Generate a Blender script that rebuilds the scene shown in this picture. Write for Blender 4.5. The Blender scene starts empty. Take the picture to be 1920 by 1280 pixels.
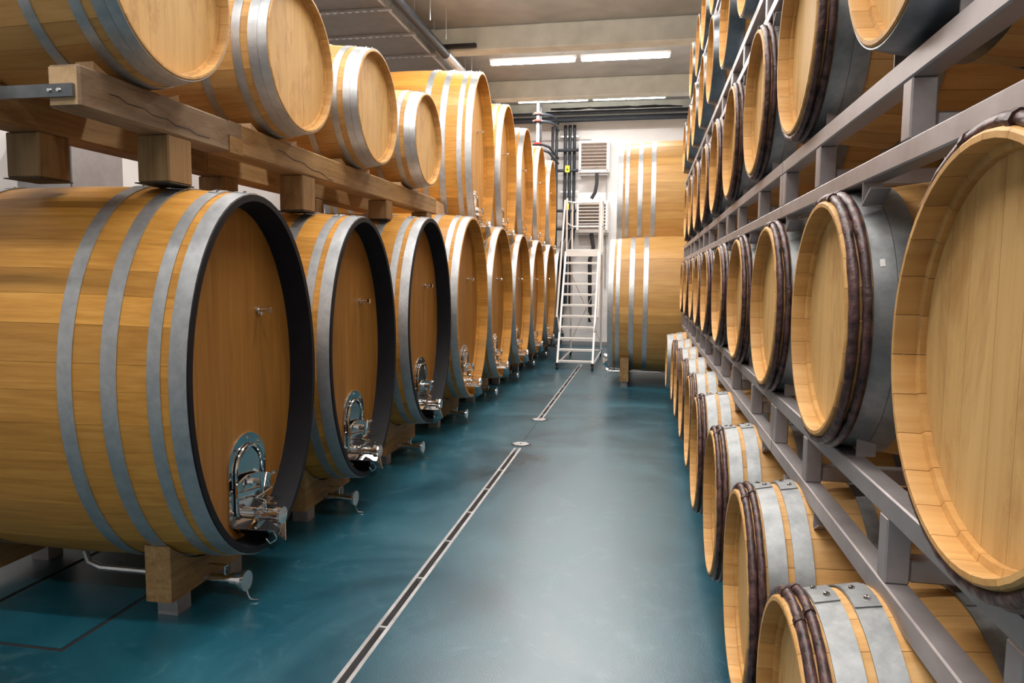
import bpy, bmesh, math, random
from mathutils import Vector, Matrix
random.seed(7)
PI = math.pi
C = bpy.context.scene.collection

# ------------------------------------------------------------------ camera, world, lights, exposure
H = -1.40            # floor level; the camera is the origin of the scene's coordinates
cam_d = bpy.data.cameras.new('camera'); cam = bpy.data.objects.new('camera', cam_d); C.objects.link(cam)
cam_d.sensor_width = 36.0; cam_d.lens = 1347 / 1920 * 36.0; cam_d.clip_start = 0.02; cam_d.clip_end = 100
yaw, pit, roll = math.radians(10.47), math.radians(-5.13), math.radians(0.47)
fw = Vector((-math.sin(yaw) * math.cos(pit), math.cos(yaw) * math.cos(pit), math.sin(pit)))
rt = Vector((math.cos(yaw), math.sin(yaw), 0)); up = rt.cross(fw)
r2 = rt * math.cos(roll) + up * math.sin(roll); u2 = -rt * math.sin(roll) + up * math.cos(roll)
cam.matrix_world = Matrix(((r2.x, u2.x, -fw.x, 0), (r2.y, u2.y, -fw.y, 0), (r2.z, u2.z, -fw.z, 0), (0, 0, 0, 1)))
bpy.context.scene.camera = cam
w = bpy.data.worlds.new('world'); bpy.context.scene.world = w; w.use_nodes = True
w.node_tree.nodes['Background'].inputs[0].default_value = (0.8, 0.85, 0.9, 1)
w.node_tree.nodes['Background'].inputs[1].default_value = 0.3
vs = bpy.context.scene.view_settings
vs.view_transform = 'Standard'; vs.look = 'None'; vs.gamma = 1; vs.use_curve_mapping = False
vs.exposure = 0.0
TUBE_EMISSION = 25.0  # radiance of each lit fluorescent tube
TUBE_POWER = 46.0     # watts thrown downwards by each fixture's reflector
LIGHT_ROWS = [-1.10, 1.30, 3.70, 6.10, 8.27, 10.95, 13.35]

# ------------------------------------------------------------------ materials
def nodes_of(name):
    m = bpy.data.materials.new(name); m.use_nodes = True
    nt = m.node_tree; return m, nt, nt.nodes['Principled BSDF']
def N(nt, t, **k):
    n = nt.nodes.new(t)
    for a, b in k.items(): setattr(n, a, b)
    return n
def ramp(nt, stops):
    r = N(nt, 'ShaderNodeValToRGB'); e = r.color_ramp.elements
    e[0].position, e[0].color = stops[0][0], (*stops[0][1], 1)
    e[1].position, e[1].color = stops[-1][0], (*stops[-1][1], 1)
    for p, c in stops[1:-1]:
        x = e.new(p); x.color = (*c, 1)
    return r
def piece_random(nt):
    oi = N(nt, 'ShaderNodeObjectInfo'); at = N(nt, 'ShaderNodeAttribute', attribute_name='piece')
    ma = N(nt, 'ShaderNodeMath', operation='MULTIPLY_ADD'); ma.inputs[1].default_value = 7.137
    nt.links.new(at.outputs['Fac'], ma.inputs[0]); nt.links.new(oi.outputs['Random'], ma.inputs[2])
    fr = N(nt, 'ShaderNodeMath', operation='FRACT'); nt.links.new(ma.outputs[0], fr.inputs[0]); return fr
def wood(name, dark, mid, light, axis='X', rough=0.5, fine=60, stain=0.0, var=0.25, grain=0.8, spec=0.35, blend=.45):
    m, nt, b = nodes_of(name); L = nt.links.new
    tc = N(nt, 'ShaderNodeTexCoord'); fr = piece_random(nt)
    off = N(nt, 'ShaderNodeVectorMath', operation='SCALE'); off.inputs[0].default_value = (13.1, 7.7, 5.3)
    L(fr.outputs[0], off.inputs['Scale'])
    add = N(nt, 'ShaderNodeVectorMath', operation='ADD'); L(tc.outputs['Object'], add.inputs[0]); L(off.outputs[0], add.inputs[1])
    mp = N(nt, 'ShaderNodeMapping'); s = [fine, fine, fine]; s['XYZ'.index(axis)] = fine / 22
    mp.inputs['Scale'].default_value = s; L(add.outputs[0], mp.inputs['Vector'])
    n1 = N(nt, 'ShaderNodeTexNoise'); n1.inputs['Scale'].default_value = 1.0; n1.inputs['Detail'].default_value = 5; n1.inputs['Roughness'].default_value = .65
    L(mp.outputs[0], n1.inputs['Vector'])
    mp2 = N(nt, 'ShaderNodeMapping'); s2 = [9, 9, 9]; s2['XYZ'.index(axis)] = 1.6
    mp2.inputs['Scale'].default_value = s2; L(add.outputs[0], mp2.inputs['Vector'])
    n2 = N(nt, 'ShaderNodeTexNoise'); n2.inputs['Scale'].default_value = 1.0; n2.inputs['Detail'].default_value = 3; n2.inputs['Distortion'].default_value = .6
    L(mp2.outputs[0], n2.inputs['Vector'])
    mx = N(nt, 'ShaderNodeMix'); mx.inputs[0].default_value = blend; L(n1.outputs['Fac'], mx.inputs[2]); L(n2.outputs['Fac'], mx.inputs[3])
    cr = ramp(nt, [(0.5 - .25 * grain - .02, dark), (0.5, mid), (0.5 + .25 * grain, light)]); L(mx.outputs[0], cr.inputs[0])
    hs = N(nt, 'ShaderNodeHueSaturation'); L(cr.outputs[0], hs.inputs['Color'])
    mr = N(nt, 'ShaderNodeMapRange'); mr.inputs['To Min'].default_value = 1 - var; mr.inputs['To Max'].default_value = 1 + var * .7; L(fr.outputs[0], mr.inputs[0]); L(mr.outputs[0], hs.inputs['Value'])
    out = hs.outputs[0]
    if stain:
        ge = N(nt, 'ShaderNodeNewGeometry'); mp3 = N(nt, 'ShaderNodeMapping'); s3 = [7, 7, 7]; s3['XYZ'.index(axis)] = 2.4
        mp3.inputs['Scale'].default_value = s3; L(ge.outputs['Position'], mp3.inputs['Vector'])
        n3 = N(nt, 'ShaderNodeTexNoise'); n3.inputs['Scale'].default_value = 1.0; n3.inputs['Detail'].default_value = 7; n3.inputs['Roughness'].default_value = .72; n3.inputs['Distortion'].default_value = .7
        L(mp3.outputs[0], n3.inputs['Vector'])
        r3 = ramp(nt, [(.50, (1, 1, 1)), (.72, (1 - stain * .8, 1 - stain * 1.1, 1 - stain * 1.35))]); L(n3.outputs['Fac'], r3.inputs[0])
        mm = N(nt, 'ShaderNodeMix', data_type='RGBA', blend_type='MULTIPLY'); mm.inputs[0].default_value = 1
        L(out, mm.inputs[6]); L(r3.outputs[0], mm.inputs[7]); out = mm.outputs[2]
    L(out, b.inputs['Base Color']); b.inputs['Roughness'].default_value = rough; b.inputs['Specular IOR Level'].default_value = spec
    bp = N(nt, 'ShaderNodeBump'); bp.inputs['Strength'].default_value = .12; bp.inputs['Distance'].default_value = .002
    L(n1.outputs['Fac'], bp.inputs['Height']); L(bp.outputs[0], b.inputs['Normal'])
    return m
def metal(name, c0, c1, rough=.35, scale=8, metallic=.9, rv=.12, bump=0.0):
    m, nt, b = nodes_of(name); L = nt.links.new
    tc = N(nt, 'ShaderNodeTexCoord'); oi = N(nt, 'ShaderNodeObjectInfo')
    off = N(nt, 'ShaderNodeVectorMath', operation='SCALE'); off.inputs[0].default_value = (9, 5, 3); L(oi.outputs['Random'], off.inputs['Scale'])
    add = N(nt, 'ShaderNodeVectorMath', operation='ADD'); L(tc.outputs['Object'], add.inputs[0]); L(off.outputs[0], add.inputs[1])
    n = N(nt, 'ShaderNodeTexNoise'); n.inputs['Scale'].default_value = scale; n.inputs['Detail'].default_value = 6; n.inputs['Roughness'].default_value = .7
    L(add.outputs[0], n.inputs['Vector'])
    r = ramp(nt, [(.35, c0), (.65, c1)]); L(n.outputs['Fac'], r.inputs[0]); L(r.outputs[0], b.inputs['Base Color'])
    mr = N(nt, 'ShaderNodeMapRange'); mr.inputs['To Min'].default_value = rough - rv; mr.inputs['To Max'].default_value = rough + rv
    L(n.outputs['Fac'], mr.inputs[0]); L(mr.outputs[0], b.inputs['Roughness']); b.inputs['Metallic'].default_value = metallic
    if bump:
        bp = N(nt, 'ShaderNodeBump'); bp.inputs['Strength'].default_value = bump; bp.inputs['Distance'].default_value = .002
        L(n.outputs['Fac'], bp.inputs['Height']); L(bp.outputs[0], b.inputs['Normal'])
    return m
def plain(name, c, rough=.5, metallic=0.0, emit=None, es=1.0, noise=0.0, nscale=10, spec=.5, bump=0):
    m, nt, b = nodes_of(name); L = nt.links.new
    tc = N(nt, 'ShaderNodeTexCoord'); n = N(nt, 'ShaderNodeTexNoise'); n.inputs['Scale'].default_value = nscale; n.inputs['Detail'].default_value = 6
    L(tc.outputs['Object'], n.inputs['Vector'])
    r = ramp(nt, [(.3, tuple(x * (1 - noise) for x in c)), (.7, tuple(min(1, x * (1 + noise)) for x in c))])
    L(n.outputs['Fac'], r.inputs[0]); L(r.outputs[0], b.inputs['Base Color'])
    b.inputs['Roughness'].default_value = rough; b.inputs['Metallic'].default_value = metallic; b.inputs['Specular IOR Level'].default_value = spec
    if emit: b.inputs['Emission Color'].default_value = (*emit, 1); b.inputs['Emission Strength'].default_value = es
    if bump:
        bp = N(nt, 'ShaderNodeBump'); bp.inputs['Strength'].default_value = bump; bp.inputs['Distance'].default_value = .01
        L(n.outputs['Fac'], bp.inputs['Height']); L(bp.outputs[0], b.inputs['Normal'])
    return m
def floor_material():
    m, nt, b = nodes_of('blue_epoxy'); L = nt.links.new
    tc = N(nt, 'ShaderNodeTexCoord')
    n = N(nt, 'ShaderNodeTexNoise'); n.inputs['Scale'].default_value = .9; n.inputs['Detail'].default_value = 5; n.inputs['Roughness'].default_value = .6; n.inputs['Distortion'].default_value = .8
    L(tc.outputs['Object'], n.inputs['Vector'])
    r = ramp(nt, [(.32, (.0006, .038, .060)), (.5, (.001, .064, .098)), (.72, (.008, .10, .14))]); L(n.outputs['Fac'], r.inputs[0])
    n2 = N(nt, 'ShaderNodeTexNoise'); n2.inputs['Scale'].default_value = 5; n2.inputs['Detail'].default_value = 8; n2.inputs['Roughness'].default_value = .75; n2.inputs['Distortion'].default_value = 1.5
    L(tc.outputs['Object'], n2.inputs['Vector'])
    r2_ = ramp(nt, [(.54, (0, 0, 0)), (.80, (.45, .45, .45))]); L(n2.outputs['Fac'], r2_.inputs[0])
    mx = N(nt, 'ShaderNodeMix', data_type='RGBA'); L(r2_.outputs[0], mx.inputs[0]); L(r.outputs[0], mx.inputs[6]); mx.inputs[7].default_value = (.10, .22, .26, 1)
    L(mx.outputs[2], b.inputs['Base Color'])
    mr = N(nt, 'ShaderNodeMapRange'); mr.inputs['From Min'].default_value = .3; mr.inputs['From Max'].default_value = .7; mr.inputs['To Min'].default_value = .25; mr.inputs['To Max'].default_value = .40
    L(n.outputs['Fac'], mr.inputs[0]); L(mr.outputs[0], b.inputs['Roughness']); b.inputs['Specular IOR Level'].default_value = 1.0
    n3 = N(nt, 'ShaderNodeTexNoise'); n3.inputs['Scale'].default_value = 140; n3.inputs['Detail'].default_value = 2; L(tc.outputs['Object'], n3.inputs['Vector'])
    bp = N(nt, 'ShaderNodeBump'); bp.inputs['Strength'].default_value = .25; bp.inputs['Distance'].default_value = .002; L(n3.outputs['Fac'], bp.inputs['Height']); L(bp.outputs[0], b.inputs['Normal'])
    return m
M = {
 'cask': wood('cask_oak', (.38, .16, .026), (.58, .275, .052), (.70, .375, .092), 'X', .42, 55, var=.20, grain=.9, blend=.25),
 'cask_head': wood('cask_head_oak', (.22, .085, .015), (.33, .145, .026), (.43, .21, .050), 'Z', .5, 50, var=.10, grain=1.1),
 'cask_pale': wood('pale_cask_oak', (.38, .19, .052), (.52, .29, .09), (.61, .375, .135), 'X', .45, 45, var=.18),
 'cask_head_pale': wood('pale_cask_head_oak', (.42, .20, .055), (.58, .31, .10), (.68, .40, .15), 'Z', .5, 50, var=.12),
 'barrel': wood('barrel_oak', (.42, .205, .060), (.58, .32, .105), (.67, .41, .165), 'X', .55, 50, var=.15),
 'barrel_head': wood('barrel_head_oak', (.46, .25, .085), (.64, .40, .155), (.72, .49, .22), 'Z', .55, 55, stain=.42, var=.07, grain=1.3),
 'timber': wood('sawn_timber', (.12, .060, .022), (.31, .185, .075), (.45, .30, .14), 'Y', .7, 42, stain=.45, var=.2, grain=1.1, blend=.3),
 'timber_grey': wood('weathered_timber', (.075, .048, .030), (.21, .145, .090), (.33, .25, .17), 'Y', .75, 42, stain=.55, var=.1, grain=1.2, blend=.35),
 'post': wood('post_timber', (.10, .055, .022), (.27, .16, .065), (.40, .27, .13), 'Z', .7, 42, stain=.5, var=.15, grain=1.0),
 'endgrain': wood('timber_end_grain', (.42, .26, .13), (.56, .37, .20), (.62, .44, .26), 'Y', .75, 40, var=.05),
 'bark': plain('chestnut_bark', (.075, .036, .034), .42, noise=.75, nscale=42, bump=.5),
 'wicker': plain('wicker_binding', (.05, .022, .018), .5, noise=.4, nscale=60),
 'galv': metal('galvanised_hoop', (.42, .44, .46), (.54, .56, .575), .46, 22, .80, .07, .08),
 'galv_dull': metal('dull_galvanised_hoop', (.20, .21, .215), (.31, .32, .32), .46, 22, .55, .07, .10),
 'steelblue': metal('dull_steel_hoop', (.13, .15, .17), (.24, .26, .28), .36, 9, .9, .1),
 'rack': metal('rack_steel', (.36, .33, .335), (.47, .44, .445), .42, 6, .65, .08),
 'chrome': metal('polished_stainless', (.70, .70, .70), (.80, .80, .80), .10, 5, 1.0, .03),
 'black': plain('black_rim_paint', (.006, .005, .008), .55, noise=.3, spec=.25),
 'groove': plain('dark_joint', (.012, .012, .014), .8, noise=.3),
 'white': plain('white_wall_paint', (.80, .78, .77), .8, noise=.04, nscale=3),
 'concrete': plain('ceiling_concrete', (.40, .415, .41), .85, noise=.16, nscale=2.2, bump=.1),
 'beam': plain('beam_concrete', (.66, .68, .62), .85, noise=.12, nscale=3.5, bump=.15),
 'floor': floor_material(),
 'alu': metal('white_aluminium', (.78, .75, .72), (.86, .84, .80), .45, 6, .25, .05),
 'dark_pipe': plain('dark_pipe_lagging', (.022, .028, .038), .5, noise=.3, nscale=20),
 'duct': metal('ceiling_panel_steel', (.20, .20, .20), (.27, .265, .26), .55, 3, .5, .05),
 'zinc': metal('bright_zinc', (.55, .56, .57), (.70, .71, .72), .35, 10, .8, .08),
 'unit': plain('heater_casing', (.78, .76, .74), .5, noise=.03),
 'fin': metal('heater_fin', (.55, .48, .42), (.66, .58, .52), .4, 20, .5, .08),
 'red': plain('red_handle', (.42, .03, .02), .4),
 'yellow': plain('yellow_tag', (.85, .72, .02), .5),
 'rubber': plain('black_rubber', (.02, .02, .022), .6),
 'tube': plain('lit_fluorescent_tube', (.9, .9, .9), .4, emit=(1.0, .93, .87), es=TUBE_EMISSION),
 'grey_cabinet': metal('grey_cabinet_steel', (.30, .30, .31), (.38, .38, .39), .45, 4, .6, .06),
}

# ------------------------------------------------------------------ mesh helpers
def finish(me, mat, angle=35):
    bm = bmesh.new(); bm.from_mesh(me); bmesh.ops.recalc_face_normals(bm, faces=bm.faces); bm.to_mesh(me); bm.free()
    me.polygons.foreach_set('use_smooth', [True] * len(me.polygons)); me.set_sharp_from_angle(angle=math.radians(angle))
    me.materials.append(mat); me.update()
class MB:
    """collects solids and turns them into one mesh"""
    def __init__(s): s.v, s.f, s.p, s.k = [], [], [], 0
    def add(s, vs_, fs_, piece=0.0):
        o = len(s.v); s.v += [tuple(x) for x in vs_]; s.f += [tuple(i + o for i in f) for f in fs_]; s.p += [piece] * len(fs_)
    def box(s, x0, x1, y0, y1, z0, z1, piece=0.0, M4=None):
        v = [Vector((x, y, z)) for x in (x0, x1) for y in (y0, y1) for z in (z0, z1)]
        if M4: v = [M4 @ p for p in v]
        s.add(v, [(0, 1, 3, 2), (4, 6, 7, 5), (0, 4, 5, 1), (2, 3, 7, 6), (0, 2, 6, 4), (1, 5, 7, 3)], piece); return s
    def tube(s, pts, r, n=8, cap=True, piece=0.0):
        pts = [Vector(p) for p in pts]; rings = []; prev = None
        for i, p in enumerate(pts):
            d = (pts[min(i + 1, len(pts) - 1)] - pts[max(i - 1, 0)]).normalized()
            if prev is None:
                a = Vector((0, 0, 1)) if abs(d.z) < .9 else Vector((1, 0, 0)); u = d.cross(a).normalized()
            else: u = (prev - d * prev.dot(d)).normalized()
            prev = u; w_ = d.cross(u); rr = r[i] if isinstance(r, (list, tuple)) else r
            rings.append([p + (u * math.cos(2 * PI * k / n) + w_ * math.sin(2 * PI * k / n)) * rr for k in range(n)])
        v = [q for rg in rings for q in rg]; f = []
        for i in range(len(pts) - 1):
            for k in range(n): f.append((i * n + k, i * n + (k + 1) % n, (i + 1) * n + (k + 1) % n, (i + 1) * n + k))
        if cap: f += [tuple(range(n)), tuple(range((len(pts) - 1) * n, len(pts) * n))]
        s.add(v, f, piece); return s
    def prism(s, poly, y0, y1, axis='Y', piece=0.0):
        """poly of (a, b) extruded along an axis: Y -> (x, z); X -> (y, z); Z -> (x, y)"""
        def P(a, b, c): return {'Y': (a, c, b), 'X': (c, a, b), 'Z': (a, b, c)}[axis]
        n = len(poly); v = [P(a, b, y0) for a, b in poly] + [P(a, b, y1) for a, b in poly]
        f = [tuple(range(n)), tuple(range(n, 2 * n))] + [(i, (i + 1) % n, n + (i + 1) % n, n + i) for i in range(n)]
        s.add(v, f, piece); return s
    def mesh(s, name, mat, angle=35):
        me = bpy.data.meshes.new(name); me.from_pydata(s.v, [], s.f)
        if any(s.p):
            a = me.attributes.new('piece', 'FLOAT', 'FACE'); a.data.foreach_set('value', s.p)
        finish(me, mat, angle); return me
def put(name, me, parent=None, loc=(0, 0, 0), rot=(0, 0, 0), kind=None, label=None):
    o = bpy.data.objects.new(name, me); C.objects.link(o); o.location = loc; o.rotation_euler = rot
    if parent: o.parent = parent
    if kind: o['kind'] = kind
    if label: o['label'] = label
    return o
def tag(o, label, cat, group=None):
    o['label'] = label; o['category'] = cat
    if group: o['group'] = group
    return o
def thing(name, label, cat, loc=(0, 0, 0), rotz=0, group=None):
    o = bpy.data.objects.new(name, None); C.objects.link(o); o.empty_display_size = .1
    o.location = loc; o.rotation_euler = (0, 0, rotz); return tag(o, label, cat, group)
def boxo(name, mat, b, parent=None, kind=None, **k):
    return put(name, MB().box(*b).mesh(name, mat), parent, kind=kind, **k)
def bevel_box_mesh(name, mat, b, w_=.006):
    me = MB().box(*b).mesh(name, mat); bm = bmesh.new(); bm.from_mesh(me)
    bmesh.ops.bevel(bm, geom=list(bm.edges), offset=w_, segments=1, affect='EDGES'); bm.to_mesh(me); bm.free()
    me.polygons.foreach_set('use_smooth', [False] * len(me.polygons)); return me

# ------------------------------------------------------------------ room shell
XL, XR, YB, YF, ZC = -4.7, 2.05, -7.0, 14.9, 3.46
DX0, DX1 = -1.024, -0.976
def floor_mesh():
    m = MB(); z = H
    def q(x0, x1, y0, y1): m.add([(x0, y0, z), (x1, y0, z), (x1, y1, z), (x0, y1, z)], [(0, 1, 2, 3)])
    q(XL, DX0, YB, 2.21); q(XL, -2.70, 2.21, 3.22); q(-2.10, DX0, 2.21, 3.22); q(XL, DX0, 3.22, YF)
    q(DX1, XR, YB, YF)
    for y0, y1 in ((YB, .5), (5.72, 7.0), (11.6, YF)): q(DX0, DX1, y0, y1)
    return m.mesh('floor', M['floor'])
fl = put('floor', floor_mesh(), kind='structure')
boxo('ceiling', M['concrete'], (XL, XR, YB, YF, ZC, ZC + .2), kind='structure')
ceil = bpy.data.objects['ceiling']
boxo('wall_left', M['white'], (XL - .2, XL, YB, YF, H, ZC), kind='structure')
boxo('wall_right', M['white'], (XR, XR + .2, YB, YF, H, ZC), kind='structure')
boxo('wall_back', M['white'], (XL, XR, YF, YF + .2, H, ZC), kind='structure')
boxo('wall_front', M['concrete'], (XL, XR, YB - .2, YB, H, ZC), kind='structure')
for i, y in enumerate((-6.62, -3.84, -1.06, 1.72, 4.50, 7.28, 10.06, 12.84)):
    put('ceiling_beam', bevel_box_mesh('ceiling_beam', M['beam'], (XL, XR, y, y + .26, 3.14, ZC), .015), ceil)
put('ceiling_beam', bevel_box_mesh('ceiling_beam', M['beam'], (XL, XR, 14.6, YF, 3.12, ZC), .015), ceil)
boxo('baseboard_back', plain('grey_skirting', (.30, .30, .31), .6), (XL, XR, YF - .015, YF, H, H + .08), kind='structure')
# faint vertical joints of the back wall's panels and a cable duct on it
# drain channels
def drain(y0, y1, label):
    t = thing('floor_drain', label, 'drain', (-1.0, y0, H), 0, 'slot drains in the blue floor')
    L_ = y1 - y0
    boxo('channel', M['groove'], (-.06, .06, 0, L_, -.06, -.045), t)
    for s in (-1, 1): boxo('drain_edge', M['zinc'], (s * .014 if s > 0 else -.030, .030 if s > 0 else -.014, 0, L_, -.045, .0015), t)
    n = int(L_ / .48)
    for i in range(n): boxo('bridge', M['zinc'], (-.014, .014, .2 + i * .48, .214 + i * .48, -.012, .0005), t)
drain(.5, 5.72, 'long steel slot drain in the blue floor, from the foreground to the nearer round cover')
drain(7.0, 11.6, 'far slot drain in the blue floor running under the white step ladder')
for y, lab in ((5.86, 'nearer hexagonal steel drain cover in the blue floor'), (6.93, 'farther hexagonal steel drain cover in the blue floor')):
    t = thing('drain_cover', lab, 'drain cover', (-1.0, y, H), 0, 'drain covers')
    hexa = lambda r, a=.52: [(r * math.cos(a + k * PI / 3), r * math.sin(a + k * PI / 3)) for k in range(6)]
    put('frame', MB().prism(hexa(.088, 0), 0.0002, .002, 'Z').mesh('frame', M['groove']), t)
    put('lid', MB().prism(hexa(.074, 0), .002, .005, 'Z').mesh('lid', M['zinc']), t)
    put('bolt', MB().tube([(0, 0, .005), (0, 0, .008)], .009, 10).mesh('bolt', M['steelblue']), t)
boxo('trim_1', M['groove'], (-1.002, -.998, 6.0, 6.8, H, H + .0008), kind='structure')
# floor hatch
t = thing('floor_hatch', 'square blue floor hatch with dark joints beside the nearest cask', 'hatch', (-2.4, 2.72, H), 0)
boxo('frame', M['groove'], (-.33, .33, -.54, .53, -.03, -.012), t)
for b in ((-.33, -.272, -.51, .50), (.272, .33, -.51, .50), (-.272, .272, -.54, -.485), (-.272, .272, .475, .53)):
    boxo('joint', M['groove'], (*b, -.012, -.004), t)
boxo('cover', M['floor'], (-.276, .276, -.488, .478, -.012, -.001), t)

# ------------------------------------------------------------------ lights
def lamp_row(i, y):
    zz = 3.20
    for j, (x0, x1) in enumerate(((-2.40, -1.09), (-1.03, .28))):
        side = ('left', 'right')[j]
        names = ['row behind the camera', 'row over the camera', 'row over the nearest cask', 'row over the third cask', 'row cut by the top edge', 'middle row under the second beam', 'far row over the pipes']
        lab = 'lit fluorescent tube light, %s half of the %s' % (side, names[i])
        t = thing('tube_light', lab, 'ceiling light', (x0, y, zz), 0, 'fluorescent tube lights under the concrete ceiling')
        Lx = x1 - x0
        boxo('housing', M['unit'], (0, Lx, -.030, .030, .035, .075), t)
        for yy, z_ in ((-.035, 0.0), (.035, 0.0)):
            tb = put('tube', MB().tube([(.03, yy, z_ + .005), (Lx - .03, yy, z_ + .005)], .016, 10).mesh('tube', M['tube']), t)
        for xx in (.012, Lx - .03):
            boxo('end_cap', M['unit'], (xx, xx + .018, -.022, .022, -.018, .05), t)
        for xx in (.2, Lx - .2):
            put('hanger', MB().tube([(xx, 0, .07), (xx, 0, ZC - zz)], .004, 5).mesh('hanger', M['zinc']), t)
        ld = bpy.data.lights.new('tube_glow', 'AREA'); ld.shape = 'RECTANGLE'; ld.size = Lx - .1; ld.size_y = .08
        ld.energy = TUBE_POWER; ld.color = (1.0, .955, .915)
        lo = bpy.data.objects.new('tube_glow', ld); C.objects.link(lo); lo.location = (Lx / 2, 0, -.022); lo.parent = t
for i, y in enumerate(LIGHT_ROWS): lamp_row(i, y)

# ------------------------------------------------------------------ staved vessels
def ell_angles(a, b, n):
    K = 720; L_ = [0.0]
    for k in range(K):
        t0, t1 = 2 * PI * k / K, 2 * PI * (k + 1) / K
        L_.append(L_[-1] + math.hypot(a * (math.cos(t1) - math.cos(t0)), b * (math.sin(t1) - math.sin(t0))))
    out, j = [], 0
    for i in range(n + 1):
        s_ = L_[-1] * i / n
        while j < K - 1 and L_[j + 1] < s_: j += 1
        out.append(2 * PI * (j + (s_ - L_[j]) / (L_[j + 1] - L_[j])) / K)
    return out
class Form:
    """shape of a cask or barrel: axis along x, front head at x = 0, centre line at y = z = 0"""
    def __init__(s, a, b, L_, bulge, chime, thick, n): s.a, s.b, s.L, s.bulge, s.chime, s.thick, s.n = a, b, L_, bulge, chime, thick, n
    def ab(s, x):
        k = s.bulge * (1 - (2 * x / s.L - 1) ** 2); return s.a + k, s.b + k
    def pt(s, x, t, off=0.0):
        a, b = s.ab(x); ny, nz = b * math.cos(t), a * math.sin(t); l = math.hypot(ny, nz)
        return (x, a * math.cos(t) + off * ny / l, b * math.sin(t) + off * nz / l)
    def stave(s, mb, t0, t1, piece=0.0, nseg=10, sub=2):
        c = s.chime; gap = .0005 / max(s.a, s.b)
        t0 += gap; t1 -= gap
        xo = [0, .003, c * .74, c * .80] + [c + (s.L - 2 * c) * k / (nseg - 2) for k in range(nseg - 1)] + [s.L - c * .80, s.L - c * .74, s.L - .003, s.L]
        oo = [-.003] + [0] * (len(xo) - 2) + [-.003]
        th = s.thick
        io = [-th * .42, -th * .50, -th * .72, -th * 1.15] + [-th * 1.25] + [-th] * (nseg - 3) + [-th * 1.25, -th * 1.15, -th * .72, -th * .50, -th * .42]
        ts = [t0 + (t1 - t0) * k / sub for k in range(sub + 1)]; nx = len(xo); m_ = sub + 1
        v = [s.pt(x, t, o) for x, o in zip(xo, oo) for t in ts] + [s.pt(x, t, o) for x, o in zip(xo, io) for t in ts]
        I = nx * m_; f = []
        for i in range(nx - 1):
            for k in range(sub):
                f.append((i * m_ + k, i * m_ + k + 1, (i + 1) * m_ + k + 1, (i + 1) * m_ + k))
                f.append((I + i * m_ + k, I + (i + 1) * m_ + k, I + (i + 1) * m_ + k + 1, I + i * m_ + k + 1))
            for k in (0, sub): f.append((i * m_ + k, (i + 1) * m_ + k, I + (i + 1) * m_ + k, I + i * m_ + k))
        for i in (0, nx - 1):
            for k in range(sub): f.append((i * m_ + k, i * m_ + k + 1, I + i * m_ + k + 1, I + i * m_ + k))
        mb.add(v, f, piece)
    def hoop(s, mb, x0, x1, th=.003, n=72, lift=.0012, end_bevel=False):
        ang = ell_angles(s.a, s.b, n)[:-1]
        xm = (x0 + x1) / 2
        sec = [(x0, lift), (x0, lift + th), (xm, lift + th), (x1, lift + th), (x1, lift), (xm, lift - .001)]
        k = len(sec); v = [s.pt(x, t, o) for t in ang for x, o in sec]
        f = [(i * k + j, i * k + (j + 1) % k, ((i + 1) % n) * k + (j + 1) % k, ((i + 1) % n) * k + j) for i in range(n) for j in range(k)]
        mb.add(v, f)
    def ring(s, mb, sec, n=72):
        ang = ell_angles(s.a, s.b, n)[:-1]; k = len(sec); v = [s.pt(x, t, o) for t in ang for x, o in sec]
        f = [(i * k + j, i * k + (j + 1) % k, ((i + 1) % n) * k + (j + 1) % k, ((i + 1) % n) * k + j) for i in range(n) for j in range(k)]
        mb.add(v, f)
    def rod(s, mb, x, off, r, n=64, m_=8, wob=.0015, seed=0):
        rnd = random.Random(seed); ang = ell_angles(s.a, s.b, n)[:-1]; v = []
        ph = rnd.random() * 6
        for i, t in enumerate(ang):
            rr = r * (1 + .10 * math.sin(3 * t + ph) + .11 * rnd.uniform(-1, 1)); xx = x + wob * math.sin(2 * t + ph)
            for j in range(m_):
                p = 2 * PI * j / m_; v.append(s.pt(xx + rr * math.cos(p), t, off + rr * math.sin(p)))
        f = [(i * m_ + j, i * m_ + (j + 1) % m_, ((i + 1) % n) * m_ + (j + 1) % m_, ((i + 1) % n) * m_ + j) for i in range(n) for j in range(m_)]
        mb.add(v, f)
    def boards(s, nb, x, th, jitter=True):
        """vertical head boards clipped to the head's outline; returns (y0, y1, mesh builder)"""
        a, b = s.ab(x); ins = s.thick * .95; a -= ins; b -= ins; out = []; rnd = random.Random(int(a * 1000) + nb)
        ws = [1 + (rnd.uniform(-.22, .22) if jitter else 0) for _ in range(nb)]; tot = sum(ws); y = -a
        for wd in ws:
            y0, y1 = y + .0004, y + 2 * a * wd / tot - .0004; y = y1 + .0004
            k = 7; top = []
            for i in range(k):
                yy = y0 + (y1 - y0) * i / (k - 1); yy = max(-a * .9999, min(a * .9999, yy)); top.append((yy, b * math.sqrt(1 - (yy / a) ** 2)))
            poly = top + [(p, -q_) for p, q_ in reversed(top)]
            out.append(MB().prism(poly, x, x + th, 'X', piece=rnd.random()))
        return out

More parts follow.
